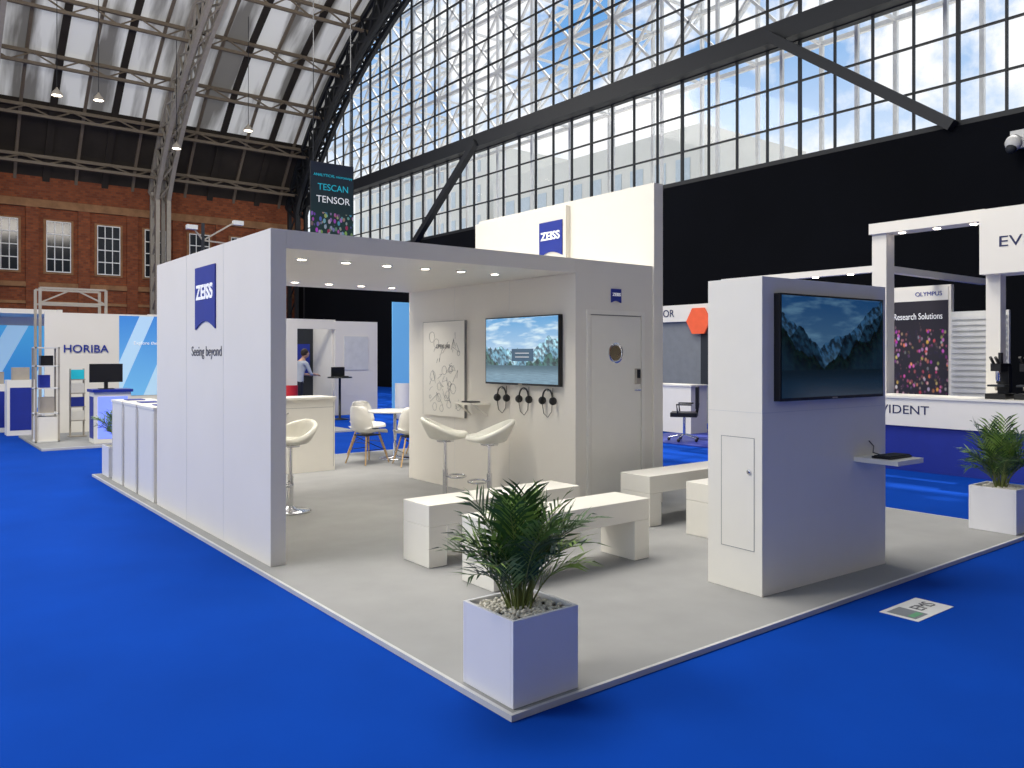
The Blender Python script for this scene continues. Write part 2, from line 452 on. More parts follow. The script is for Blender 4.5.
# ---------------------------------------------------------------- booth
PZ = 0.03; PP = PZ+.001
b = B('booth_platform')
b.box(0.02, 5.98, 0.02, 8.98, 0.001, PZ, GREYC)
for a in ((0,6,0,.02),(0,6,8.98,9),(0,.02,.02,8.98),(5.98,6,.02,8.98)): b.box(a[0],a[1],a[2],a[3],0.001,PZ,TRIMW)
b.finish()
Y0, Y1, ZT, ZS = 3.03, 6.18, 2.54, 2.40
b = B('booth_side_wall'); b.box(0.1, 0.22, Y0, Y1, PP, ZT, WHITE)
for k in range(1, 3): b.box(0.0985, 0.1, Y0+k*1.05, Y0+k*1.05+.003, PP, ZT, VENT)
side = b.finish(bevel=.003)
shield('logo_plate', .56, .56, (0.099, 4.55, 2.11), FX, side)
text('slogan', 'Seeing beyond', .125, (0.097, 4.54, 1.63), FX, LETG, side, width=.84, ext=.001)
b = B('booth_canopy'); b.box(0.221, 3.149, Y0, Y1, ZS, ZT, WHITE)
lights = []
for r in (3.58, 5.62):
    for k in range(6):
        x = .58+.4*k
        b.lathe((x, r, ZS), [(.001,-.006),(.035,-.006),(.05,-.008),(.055,0)], CHROME, 16)
        b.lathe((x, r, ZS-.009), [(.0005,0),(.036,0),(.036,-.002)], LED, 14); lights.append((x, r))
can = b.finish()
for x, r in lights[::1]:
    l = bpy.data.lights.new('downlight', 'SPOT'); l.energy = 22; l.color = (1,.94,.84); l.spot_size = math.radians(120); l.spot_blend = .8; l.shadow_soft_size = .04
    o = bpy.data.objects.new('downlight', l); S.collection.objects.link(o); o.location = (x, r, ZS-.04); o.parent = can
b = B('storage_room'); b.box(3.15, 4.25, Y0, Y1, PP, ZT, WHITE)
for k in range(1, 3): b.box(3.148, 3.15, Y0+k*1.05, Y0+k*1.05+.004, PP, ZS, VENT)
for (x0,x1,z0,z1) in ((3.29,3.335,PP,2.05),(4.065,4.11,PP,2.05),(3.335,4.065,2.005,2.05)):
    b.box(x0,x1,Y0-.02,Y0-.0005,z0,z1,WHITE2)
for (x0,x1,z0,z1) in ((3.335,3.343,PP,2.0),(4.057,4.065,PP,2.0),(3.335,4.065,1.997,2.005)):
    b.box(x0,x1,Y0-.004,Y0-.0005,z0,z1,SEAM)
sto = b.finish(bevel=.003)
shield('small_logo_plate', .14, .14, (3.70, Y0-.001, 2.2), FY, sto)
b = B('door_1'); b.box(3.345, 4.055, Y0-.014, Y0-.001, PZ+.01, 1.993, WHITE2)
b.lathe((3.68, Y0-.014, 1.62), [(.10,0),(.105,-.012),(.085,-.016),(.08,-.008),(.001,-.008)], CHROME, 28, 'y')
b.lathe((3.68, Y0-.023, 1.62), [(.078,0),(.001,-.001)], GOLD, 24, 'y')
b.box(3.96, 4.02, Y0-.045, Y0-.015, 1.30, 1.46, STEEL)
b.box(3.965, 4.015, Y0-.05, Y0-.045, 1.36, 1.45, BLACK)
b.tube([(3.99, Y0-.03, 1.24), (3.99, Y0-.07, 1.24), (3.90, Y0-.07, 1.24)], .01, CHROME)
b.finish(bevel=.002)
b = B('booth_tower'); b.box(4.251, 4.39, Y0-.02, Y1, PP, 3.42, WHITE); b.box(4.19, 4.2505, 4.33, Y1, ZT+.002, 3.37, WHITE)
b.box(4.188,4.19,4.33,4.334,ZT+.002,3.37,SEAM)
tow = b.finish(bevel=.003)
shield('tower_logo_plate', .42, .42, (4.187, 4.60, 3.0), FX, tow)

# wall TV
def tv(name, w, h, scr):
    b = B(name)
    b.box(-w/2, w/2, -.05, 0, -h/2, h/2, BLACK)
    b.quad([(-w/2+.012, -.0515, -h/2+.02), (w/2-.012, -.0515, -h/2+.02), (w/2-.012, -.0515, h/2-.012), (-w/2+.012, -.0515, h/2-.012)], scr)
    b.box(-.03, .03, -.052, -.05, -h/2+.004, -h/2+.014, STEEL)
    return b
b = tv('wall_television', 1.23, .72, SCR1)
DLG = mat('dialog_box', (60,88,112), .3, emit=.35)
b.box(-.14, .22, -.053, -.0517, -.11, .02, DLG)
for k in range(2): b.box(-.08, .15, -.054, -.053, -.03-.04*k, -.022-.04*k, LETW)
t = b.finish(loc=(3.147, 3.83, 1.645), rz=-pi/2)

# headphones
def headphones(y):
    b = B('headphones')
    pts = [(0-.05, .075*math.cos(a), .075*math.sin(a)*1.15) for a in [pi*i/12 for i in range(13)]]
    b.tube(pts, .009, BLACK)
    for s in (-1, 1):
        b.lathe((-.05, s*.083, -.03), [(.001,-.018),(.036,-.018),(.042,0),(.036,.018),(.001,.018)], BLACK, 16, 'y')
    b.tube([(-.001,0,.07),(-.05,0,.07),(-.055,0,.09)], .007, CHROME)
    b.tube([(-.05,.083,-.06),(-.04,.07,-.16),(-.02,.03,-.2),(-.012,-.02,-.14),(-.012,-.04,.1)], .004, BLACK, 6)
    b.finish(loc=(3.148, y, 1.17))
for y in (4.15, 3.77, 3.39): headphones(y)

# sketch board
b = B('sketch_board'); b.box(3.12, 3.147, 4.89, 5.79, .87, 2.0, WHITE2)
b.box(3.119,3.148,4.885,4.89,.87,2.0,SEAM); b.box(3.119,3.148,5.79,5.795,.87,2.0,SEAM); b.box(3.119,3.148,4.885,5.795,2.0,2.005,SEAM)
rd = random.Random(3)
def ln(pts): b.tube([(3.119, p[0], p[1]) for p in pts], .0025, PENCIL, 4, False)
for k in range(18):
    cy = rd.uniform(5.0, 5.68); cz = rd.uniform(.95, 1.85); r = rd.uniform(.02, .07)
    ln([(cy+r*math.cos(a)*rd.uniform(.8,1.1), cz+r*math.sin(a)) for a in [2*pi*i/10 for i in range(11)]])
for k in range(30):
    cy = rd.uniform(5.0, 5.6); cz = rd.uniform(.95, 1.85)
    ln([(cy, cz), (cy+rd.uniform(-.12,.12), cz+rd.uniform(-.12,.12)), (cy+rd.uniform(-.1,.1), cz-.05)])
sk = b.finish()
text('board_title', 'OPEN LAB', .07, (3.117, 5.34, 1.70), FX, LETG, sk, width=.30, ext=.001)
b = B('wall_shelf'); b.box(2.90, 3.147, 4.42, 4.84, 1.05, 1.07, WHITE2)
for y in (4.47, 4.79): b.bar((3.14, y, .92), (2.95, y, 1.05), .015, WHITE2)
b.box(2.95, 3.08, 4.52, 4.70, 1.071, 1.085, BLACK)
b.finish()

# benches
def bench(x0, y0):
    b = B('bench'); L, D, H, T = 1.5, .37, .46, .16
    b.box(0, L, 0, D, H-T, H, WHITE2); b.box(0, T, 0, D, 0, H-T-.001, WHITE2); b.box(L-T, L, 0, D, 0, H-T-.001, WHITE2)
    b.finish(loc=(x0, y0, PP), bevel=.004)
bench(1.02, 1.50); bench(1.0, 2.27); bench(3.35, 2.25); bench(3.4, 1.5)

# kiosk
kx, ky, kr = 2.33, .35, math.radians(-2.6)
KW, KD, KH = 1.46, .45, 2.08
b = B('display_kiosk')
b.box(0, KW, 0, KD, 0, KH, WHITE2)
b.box(-.002, 0, .06, .33, .28, 1.02, WHITE2); 
for a in ((.06,.064,.28,1.02),(.33,.334,.28,1.02)): b.box(-.003, -.001, a[0], a[1], a[2], a[3], SEAM)
for z in (.28, 1.02): b.box(-.003, -.001, .06, .334, z, z+.004, SEAM)
b.lathe((-.003, .10, .80), [(.016,0),(.016,-.01),(.001,-.011)], CHROME, 14, 'x')
b.lathe((-.014, .10, .80), [(.006,0),(.001,-.001)], BLACK, 10, 'x')
b.box(-.001, KW, -.002, -.0005, 1.19, 1.193, VENT)
b.box(-.0015, -.0005, 0, KD, 1.19, 1.193, VENT)
kio = b.finish(loc=(kx, ky, PP), rz=kr, bevel=.003)
b = tv('kiosk_television', 1.22, .71, SCR2); t = b.finish(loc=(.12+.61, -.001, 1.62), parent=kio)
b = B('keyboard_shelf'); b.box(1.04, 1.38, -.33, -.001, .80, .835, WHITE2); b.finish(parent=kio, bevel=.002)
b = B('keyboard'); b.box(1.07, 1.35, -.26, -.12, .836, .85, BLACK)
for i in range(4):
    for j in range(11): b.box(1.08+j*.0245, 1.10+j*.0245, -.25+i*.031, -.225+i*.031, .85, .857, DARKP)
b.tube([(1.21,-.12,.845),(1.19,-.06,.86),(1.25,-.03,.9),(1.22,-.01,.94)], .004, BLACK, 6)
b.finish(parent=kio)

# plants
def palm(b, base, n, L, spread, rnd, droop=1.0):
    for i in range(n):
        a = 2*pi*i*.618+rnd.uniform(-.3,.3); tilt = .10+(spread-.10)*(i+.5)/n; l = L*rnd.uniform(.72, 1.1)*(1.0-.20*(i/n))
        dirh = Vector((math.cos(a), math.sin(a), 0)); p = Vector(base)+dirh*rnd.uniform(0,.06)
        th = tilt*.4; pts = [p.copy()]; ns = 10
        for k in range(ns):
            d = dirh*math.sin(th)+Vector((0,0,1))*math.cos(th); p = p+d*l/ns; pts.append(p.copy()); th += droop*tilt*(.03+.022*k)
        b.tube(pts, [.005*(1-.7*k/ns) for k in range(ns+1)], STEMM, 5, False)
        side = dirh.cross(Vector((0,0,1)))
        m = LEAF1 if rnd.random() < .5 else LEAF2
        nl = 14
        for k in range(nl):
            t = .30+.70*k/(nl-1); ii = min(ns-1, int(t*ns)); f = t*ns-ii; q = pts[ii].lerp(pts[ii+1], f)
            d = (pts[ii+1]-pts[ii]).normalized(); up = side.cross(d).normalized()
            ll = L*.28*(math.sin(pi*min(1,(t-.15)*.95))**.6+.2)*rnd.uniform(.8,1.1); w = ll*.04+.003
            for s in (-1, 1):
                ld = (side*s*.66+d*.8+up*rnd.uniform(-.05,.35)).normalized()
                m1 = q+ld*ll*.5; e = q+ld*ll-Vector((0,0,ll*rnd.uniform(.05,.3))); wv = d*w
                b.add([tuple(q-wv*.4), tuple(m1-wv), tuple(e), tuple(m1+wv), tuple(q+wv*.4)], [(0,1,2,3,4)], m, True)
def planter(x, y, n, L, seed, S_=.39, H=.39, spread=1.25):
    e = empty('potted_palm', (x, y, PP))
    b = B('planter_box'); s = S_/2; t = .018
    b.box(-s, s, -s, -s+t, 0, H, PLANTER); b.box(-s, s, s-t, s, 0, H, PLANTER); b.box(-s, -s+t, -s+t, s-t, 0, H, PLANTER); b.box(s-t, s, -s+t, s-t, 0, H, PLANTER)
    b.box(-s+t, s-t, -s+t, s-t, 0, H-.03, SOIL)
    b.finish(parent=e, bevel=.002)
    b = B('pebbles'); r = random.Random(seed)
    for i in range(420):
        b.ball((r.uniform(-s+.03, s-.03), r.uniform(-s+.03, s-.03), H-.025+r.uniform(0,.012)), r.uniform(.009,.015), PEB, 1, r.uniform(.7,1.2), .7, 7, 4)
    b.finish(parent=e)
    b = B('palm_fronds'); palm(b, (0,0,H-.03), n, L, spread, r); b.finish(parent=e)
planter(.235, .235, 40, .58, 5, spread=1.1)
planter(5.80, .25, 34, .58, 9, spread=1.2)
planter(.30, 8.72, 30, .52, 12, spread=1.05)

# low counters on the left edge
for (ya, yb) in ((6.3,6.98),(7.06,7.66),(7.74,8.3)):
    b = B('display_counter'); w = yb-ya
    b.box(0, .45, 0, w, 0, .98, WHITE2); b.box(-.01, .46, -.01, w+.01, .981, 1.01, WHITE2)
    b.box(-.002, 0, .03, .034, .05, .95, SEAM); b.box(-.002, 0, w-.034, w-.03, .05, .95, SEAM)
    b.box(.1, .3, w*.3, w*.7, 1.011, 1.02, NAVY)
    b.finish(loc=(.1, ya, PP), bevel=.003)
# reception counter
b = B('reception_counter'); b.box(0, 1.5, 0, .5, 0, .97, WHITE2); b.box(-.02, 1.52, -.02, .52, .971, 1.0, WHITE2)
for k in (0.02, .75, 1.48): b.box(k-.002, k+.002, -.002, 0, .05, .93, SEAM)
b.box(.02,1.48,-.002,0,.86,.864,SEAM)
for k in (.68, .82): b.tube([(k,-.001,.8),(k,-.03,.8)], .012, CHROME)
b.box(.3, .6, .1, .3, 1.001, 1.02, NAVY)
b.finish(loc=(1.2, 7.4, PP), bevel=.003)

# bar stools
def stool(x, y, rz, seat_z=.68):
    b = B('bar_stool')
    b.lathe((0,0,0), [(.001,.0),(.20,.0),(.205,.008),(.18,.018),(.06,.032),(.03,.06),(.001,.06)], CHROME, 32)
    b.tube([(0,0,.04),(0,0,.36)], .028, CHROME, 16); b.tube([(0,0,.36),(0,0,seat_z)], .018, CHROME, 16)
    b.tube([(.02,0,.28)]+[(.16+.10*math.cos(a)-.04, .13*math.sin(a), .28) for a in [-pi*.75+pi*1.5*i/14 for i in range(15)]]+[(.02,0,.28)], .01, CHROME)
    b.lathe((0,0,seat_z-.03), [(.001,0),(.09,0),(.10,.03),(.001,.035)], CHROME, 20)
    o = b.finish(loc=(x, y, PP), rz=rz)
    s = B('seat')
    def fn(u, v):
        th = 2*pi*v; r = u
        c = math.cos(th); back = max(0, (-c+.55)/1.55)
        lift = max(0, (r-.72)/.28)**1.1
        X = r*.235*c-.03*back*lift+.01; Y = r*.255*math.sin(th)
        Z = .035*r**4+.18*(back**1.1)*lift
        return (X, Y, seat_z+.02+Z)
    s.surf(fn, 14, 36, CREAM); s.finish(parent=o, solid=.05, sub=1)
    return o
stool(1.05, 4.95, math.radians(200)); stool(2.55, 4.42, math.radians(-30)); stool(2.72, 3.86, math.radians(150))

# cafe table + shell chairs
TX, TY = 3.95, 7.95
b = B('cafe_table'); b.lathe((0,0,0), [(.001,.71),(.40,.71),(.405,.72),(.40,.735),(.001,.735)], WHITE2, 36)
b.lathe((0,0,0), [(.001,0),(.24,0),(.24,.012),(.05,.03),(.025,.06),(.025,.70),(.1,.71)], CHROME, 24); b.finish(loc=(TX, TY, PP))
def shell_chair(x, y, rz):
    b = B('shell_chair')
    for sx, sy in ((1,1),(1,-1),(-1,1),(-1,-1)):
        b.tube([(sx*.12, sy*.11, .41), (sx*.23, sy*.21, 0)], [.013,.010], WOOD, 8)
    b.tube([(.12,.11,.38),(-.19,-.17,.18)], .005, BLACK, 5); b.tube([(-.12,.11,.38),(.19,-.17,.18)], .005, BLACK, 5)
    b.tube([(.19,.17,.2),(-.19,.17,.2)], .005, BLACK, 5); b.tube([(.19,-.17,.2),(-.19,-.17,.2)], .005, BLACK, 5)
    b.box(-.14,.14,-.13,.13,.40,.415, BLACK)
    o = b.finish(loc=(x, y, PP+.006), rz=rz)
    s = B('seat_shell')
    path = [(.22,.43),(.18,.455),(.05,.435),(-.10,.43),(-.17,.47),(-.20,.56),(-.225,.68),(-.25,.80),(-.262,.83)]
    wid = [.20,.225,.235,.235,.235,.23,.215,.17,.11]
    def fn(u, v):
        t = u*(len(path)-1); i = min(len(path)-2, int(t)); f = t-i
        px = path[i][0]*(1-f)+path[i+1][0]*f; pz = path[i][1]*(1-f)+path[i+1][1]*f; w = wid[i]*(1-f)+wid[i+1]*f
        s_ = (v-.5)*2; cup = abs(s_)**2.5
        if t < 4.5: return (px, s_*w, pz+.07*cup*min(1, t/2))
        return (px+.09*cup, s_*w, pz)
    s.surf(fn, 16, 10, WHITE2); s.finish(parent=o, solid=.012, sub=1)
for (dx, dy, r) in ((-.58,-.22,15),(-.18,-.78,75),(.64,.15,185),(-.12,.66,-80)):
    shell_chair(TX+dx, TY+dy, math.radians(r))

# floor sticker
b = B('floor_sticker'); b.box(2.73, 3.2, -.46, -.22, 0.0005, .003, VENT); b.box(2.76, 2.92, -.43, -.25, .003, .004, GREYP)
STG = mat('sticker_green', (90,150,110), .6)
b.box(2.78, 2.90, -.41, -.37, .004, .005, STG)
st = b.finish(); text('sticker_lettering', 'EMS', .12, (3.05, -.34, .005), (0,0,0), LETG, st, ext=.0005)

# ---------------------------------------------------------------- neighbouring stands
# left : partition stand with blue graphic
b = B('exhibition_stand')
b.box(.35, 5.6, 15.5, 15.6, 0, 2.45, WHITE)
b.quad([(1.7,15.49,.75),(3.3,15.49,.75),(3.3,15.49,2.42),(1.7,15.49,2.42)], HPANEL)
sd = b.finish(); text('stand_lettering', 'HORIBA', .22, (1.08, 15.485, 1.72), FY, NAVY, sd, width=.82, bold=.002)
text('stand_small_lettering', 'Explore the future', .1, (2.35, 15.485, 1.85), FY, LETW, sd)
b = B('stand_floor'); b.box(-.1, 5.6, 12.6, 15.48, 0.001, .038, GREYC); b.box(-.1, 5.6, 12.55, 12.6, 0.001, .038, TRIMW); b.finish()
b = B('reception_desk'); b.box(0,.6,0,.45,0,.9,WHITE2); b.box(-.03,.63,-.03,.48,.901,.95,NAVY); b.box(.06,.54,-.005,-.001,.08,.82,GLOWB); b.box(-.005,-.001,.06,.39,.08,.82,NAVY); b.finish(loc=(.75,12.9,.04))
b = B('computer_monitor'); b.box(-.27,.27,-.02,.02,.12,.45,BLACK); b.box(-.03,.03,-.01,.03,0,.13,BLACK); b.box(-.12,.12,-.08,.1,0,.012,BLACK); b.finish(loc=(.98,13.1,.992))
b = B('display_case'); 
for sx in (0,.36):
    for sy in (0,.4): b.box(sx,sx+.03,sy,sy+.03,0,1.7,STEEL)
for z in (0,.5,.95,1.35,1.68): b.box(0,.39,0,.43,z,z+.02,VENT)
b.box(.08,.25,.1,.3,.97,1.2,NAVY); b.box(.1,.3,.1,.3,1.37,1.55,BLACK); b.box(.08,.31,.08,.3,.52,.8,STEEL); b.box(.02,.37,.02,.4,.02,.45,WHITE2)
b.finish(loc=(-.05,13.7,.04))
b = B('brochure_rack'); b.box(0,.3,0,.25,0,.02,STEEL); b.box(.02,.05,.1,.13,.02,1.3,STEEL); b.box(.25,.28,.1,.13,.02,1.3,STEEL)
for k in range(4):
    z = .3+k*.26; b.box(.02,.28,.02,.1,z,z+.02,STEEL); b.box(.04,.26,.03,.06,z+.02,z+.2,random.choice([NAVY,WHITE2,TEAL])) 
b.finish(loc=(.6,14.4,.04))
b = B('equipment_gantry')
for x in (.3,1.5):
    for y in (15.75,16.4): b.bar((x,y,0),(x,y,2.95),.05,STEEL)
for z in (2.65,2.95): b.bar((.3,15.75,z),(1.5,15.75,z),.04,STEEL); b.bar((.3,16.4,z),(1.5,16.4,z),.04,STEEL)
b.bar((.3,15.75,2.65),(.9,15.75,2.95),.03,STEEL); b.bar((.9,15.75,2.95),(1.5,15.75,2.65),.03,STEEL)
b.finish()
b = B('exhibition_stand'); b.box(-4,.95,19.5,19.6,0,2.6,WHITE); b.quad([(-3.9,19.49,.2),(.9,19.49,.2),(.9,19.49,2.3),(-3.9,19.49,2.3)], BPANEL)
b.box(-4,.95,17.5,19.5,2.5,2.6,WHITE); b.box(.85,.95,17.4,17.5,0,2.6,WHITE); b.finish()
for (x,y,h) in ((-.6,16.8,1.0),(-.25,15.9,1.1)):
    b = B('display_counter'); b.box(0,.5,0,.4,0,h,WHITE2); b.box(.05,.45,-.004,-.001,.1,h-.15,NAVY); b.box(.1,.4,.1,.3,h+.001,h+.25,STEEL); b.finish(loc=(x,y,0))
# further stands seen beyond
for (x0,x1,y,h,m1) in ((-6,9,27,2.6,WHITE),(6,14,31,3.2,WHITE),(-10,2,33,3.0,GREYP)):
    b = B('exhibition_stand'); b.box(x0,x1,y,y+.1,0,h,m1)
    xx = x0+.3
    while xx < x1-1.5: b.box(xx,xx+1.2,y-.01,y-.002,.9,h-.3,random.choice([NAVY,TEAL,DARKP,VENT])); xx += 1.9
    b.finish()
# stand seen through the booth
b = B('exhibition_stand')
b.box(4.6,7.25,18.2,18.3,0,2.45,DARKP); b.box(4.6,7.25,16.9,17.0,2.28,2.48,WHITE); b.box(7.25,8.5,16.9,17.0,0,2.5,WHITE); b.box(7.2,7.249,17.01,18.19,0,2.45,WHITE)
b.box(4.6,5.9,16.88,16.899,2.3,2.46,TEAL)
b.box(8.5,9.0,18.0,18.1,0,2.4,DARKP)
for k in range(5): b.box(4.7+k*.5,5.1+k*.5,18.18,18.199,1.1+.1*(k%2),1.9,(NAVY,RED,TEAL,VENT,NAVY)[k])
b.box(7.5,8.2,16.88,16.899,1.2,2.1,VENT)
b.finish()
b = B('banner_stand'); b.box(9.15,9.95,17.2,17.25,.02,3.1,HPANEL); b.box(9.1,10.0,17.1,17.35,0,.02,STEEL); b.finish()
for (x,y,m_) in ((5.25,15.2,RED),(8.1,14.8,WHITE2)):
    b = B('tub_chair'); b.lathe((0,0,0), [(.17,0),(.2,.02),(.22,.46),(.001,.48)], m_, 20)
    b.surf(lambda u,v: (-.22*math.cos((v-.5)*3), .22*math.sin((v-.5)*3)*1.0, .3+.6*u), 4, 14, m_); b.finish(loc=(x,y,0), rz=1.2)
b = B('bistro_table'); b.lathe((0,0,0), [(.001,0),(.22,0),(.22,.015),(.03,.04),(.03,1.02),(.3,1.03),(.3,1.06),(.001,1.06)], BLACK, 24); b.box(-.18,.18,-.12,.12,1.061,1.08,BLACK); b.box(-.18,.18,.1,.12,1.08,1.3,BLACK); b.finish(loc=(6.75,15.6,0))

# right : white/blue stand
XB = 9.0
b = B('display_bar_counter')
b.box(XB,XB+.6,-4.5,3.15,.016,.62,NAVY); b.box(XB-.04,XB+.64,-4.6,3.2,.621,1.0,WHITE2)
b.box(XB-.06,XB+.66,-4.62,3.22,1.001,1.03,WHITE2)
evc = b.finish()
text('counter_lettering','EVIDENT',.17,(XB-.042,2.72,.84),FX,LETN,evc,width=.76)
b = B('stand_floor'); b.box(XB,14,-4.5,8.2,0.001,.015,NAVY); b.finish()
b = B('stand_portal_frame')
b.box(9.66,9.9,3.28,3.50,.016,3.42,WHITE); b.box(9.66,9.84,1.72,1.9,.016,2.68,WHITE)
b.box(9.6,9.95,1.9,3.52,3.42,3.58,WHITE); b.box(9.45,9.95,-4.0,1.899,2.68,3.55,WHITE)
b.box(9.7,9.82,3.52,6.2,2.86,2.96,WHITE); b.box(9.95,13.4,3.34,3.46,2.86,2.96,WHITE); b.box(9.7,9.82,6.2,6.32,.016,2.96,WHITE)
for y in (2.1,2.6,3.1): b.lathe((9.78,y,3.419),[(.05,0),(.045,-.01),(.001,-.01)],LED,14)
for y in (3.9,4.5,5.1,5.7): b.lathe((9.76,y,2.859),[(.05,0),(.045,-.01),(.001,-.01)],LED,14)
ev = b.finish()
text('sign_lettering','EVIDENT',.2,(9.447,1.14,3.09),FX,LETN,ev,width=1.04)
b = B('poster_wall')
b.box(11.5,11.6,3.15,4.3,.016,2.75,WHITE)
b.quad([(11.49,4.28,.8),(11.49,3.19,.8),(11.49,3.19,2.5),(11.49,4.28,2.5)], BOKEH)
b.box(11.485,11.499,3.19,4.28,2.5,2.72,WHITE2)
pw = b.finish()
b = B('ribbed_screen')
b.box(11.5,11.56,2.3,3.149,.016,2.3,VENT)
for k in range(24): b.box(11.46,11.5,2.32,3.13,.1+k*.09,.15+k*.09,VENT)
b.finish()
text('poster_lettering','Research Solutions',.15,(11.48,3.68,2.24),FX,LETW,pw,width=.80)
text('poster_header','OLYMPUS',.1,(11.48,3.5,2.61),FX,NAVY,pw)
def microscope(x,y):
    b = B('microscope'); b.box(-.18,.18,-.12,.12,0,.07,BLACK); b.box(.08,.18,-.07,.07,.07,.42,BLACK); b.box(-.16,.18,-.06,.06,.36,.46,BLACK)
    b.lathe((-.08,0,.2),[(.001,0),(.02,0),(.03,.05),(.03,.16)],CHROME,12); b.box(-.16,.02,-.1,.1,.16,.185,DARKP)
    for s in (-.03,.03): b.tube([(-.12,s,.44),(-.24,s,.54)],.018,BLACK,10)
    b.lathe((.13,.08,.14),[(.04,0),(.04,.03),(.001,.03)],STEEL,14,'y'); b.tube([(0,0,.46),(0,0,.6)],.03,BLACK); b.finish(loc=(x,y,1.031))
microscope(9.3,1.58); microscope(9.38,1.27); microscope(9.3,.6)
# stand left of kiosk
b = B('exhibition_stand')
b.box(13.0,13.1,8.3,13.5,0,2.4,GREYP); b.box(12.9,13.1,8.25,13.6,2.4,2.8,WHITE); b.box(12.95,12.99,8.6,9.4,.9,2.1,DARKP)
b.prism([(12.85,9.4+.35*math.cos(pi/3*k),2.40+.35*math.sin(pi/3*k)) for k in range(6)],(.04,0,0),ORANGE)
t_ = b.finish(); text('stand_lettering','THOR',.25,(12.89,10.5,2.6),FX,LETN,t_)
b = B('white_counter'); b.box(0,.5,0,1.7,0,.95,WHITE2); b.box(-.03,.53,-.03,1.73,.951,.98,WHITE2); b.finish(loc=(10.6,7.75,0.016))
b = B('office_chair')
for k in range(5):
    a = 2*pi*k/5; b.tube([(0,0,.12),(.28*math.cos(a),.28*math.sin(a),.06)],.014,CHROME); b.ball((.28*math.cos(a),.28*math.sin(a),.03),.03,BLACK)
b.tube([(0,0,.1),(0,0,.45)],.025,CHROME); b.box(-.24,.24,-.24,.24,.45,.53,BLACK); b.box(-.26,-.21,-.22,.22,.6,1.0,BLACK); b.bar((-.22,0,.48),(-.25,0,.7),.05,BLACK)
for s in (-1,1): b.tube([(.1,s*.24,.5),(.12,s*.28,.68),(-.15,s*.28,.68)],.016,BLACK)
b.finish(loc=(9.5,7.0,.016), rz=2.2, bevel=.01)

# hanging banner
def ban_mat():
    m, nt, b = node_mat('banner_print'); u, v, uv = uvxy(nt)
    vo = nt.nodes.new('ShaderNodeTexVoronoi'); vo.inputs['Scale'].default_value = 14; nt.links.new(uv, vo.inputs['Vector'])
    c = mixc(nt, v, lin((26,56,52)), lin((18,26,46)))
    k = mth(nt,'MULTIPLY', mth(nt,'LESS_THAN', v, .33), mth(nt,'LESS_THAN', vo.outputs['Distance'], .45))
    c = mixc(nt, k, c, mixc(nt, .6, vo.outputs['Color'], lin((80,40,100))))
    nt.links.new(c, b.inputs['Base Color']); nt.links.new(c, b.inputs['Emission Color']); b.inputs['Emission Strength'].default_value = .1
    return m
BAN = ban_mat()
b = B('hanging_banner')
b.box(8.1,9.55,20.4,20.43,5.25,7.55,DARKP); b.quad([(8.11,20.395,5.26),(9.54,20.395,5.26),(9.54,20.395,7.54),(8.11,20.395,7.54)],BAN)
b.bar((8.2,20.41,7.55),(8.2,20.41,arch(20.4)-.1),.02,MULL); b.bar((9.45,20.41,7.55),(9.45,20.41,arch(20.4)-.1),.02,MULL)
hb = b.finish(); text('banner_lettering_1','TESCAN',.28,(8.85,20.385,6.78),FY,TEAL,hb); text('banner_lettering_2','TENSOR',.30,(8.85,20.385,6.4),FY,LETW,hb)
text('banner_lettering_3','ANALYTICAL microscopy',.12,(8.85,20.385,7.15),FY,TEAL,hb)
# high bay lamps
for (x,y,z) in ((3.6,36,12.6),(5.2,36,12.7),(9.0,38,11.6),(11.8,36,12.5)):
    b = B('pendant_lamp'); b.tube([(0,0,.3),(0,0,arch(y)-z)],.015,MULL,6); b.lathe((0,0,0),[(.22,0),(.2,.12),(.06,.28),(.03,.35)],STEEL,16); b.lathe((0,0,.01),[(.001,0),(.19,0)],LED,16); b.finish(loc=(x,y,z))
# floodlight mast
b = B('floodlight_mast'); b.bar((6.6,26,0),(6.6,26,6.2),.09,DARKP)
for dx,dz in ((2.2,-.6),(1.2,.3),(-.4,.0)):
    b.bar((6.6,26,5.6),(6.6+dx,26,5.6+dz+.5),.05,STEEL); b.box(6.45+dx,6.8+dx,25.9,26.1,5.95+dz,6.1+dz,VENT)
b.finish()
b = B('security_camera'); b.bar((17.6,4.3,6.35),(17.15,4.3,6.35),.07,VENT); b.ball((17.15,4.3,6.2),.17,VENT); b.ball((17.08,4.32,6.07),.11,DARKP); b.box(17.5,17.6,4.1,4.5,6.15,6.55,VENT); b.finish()

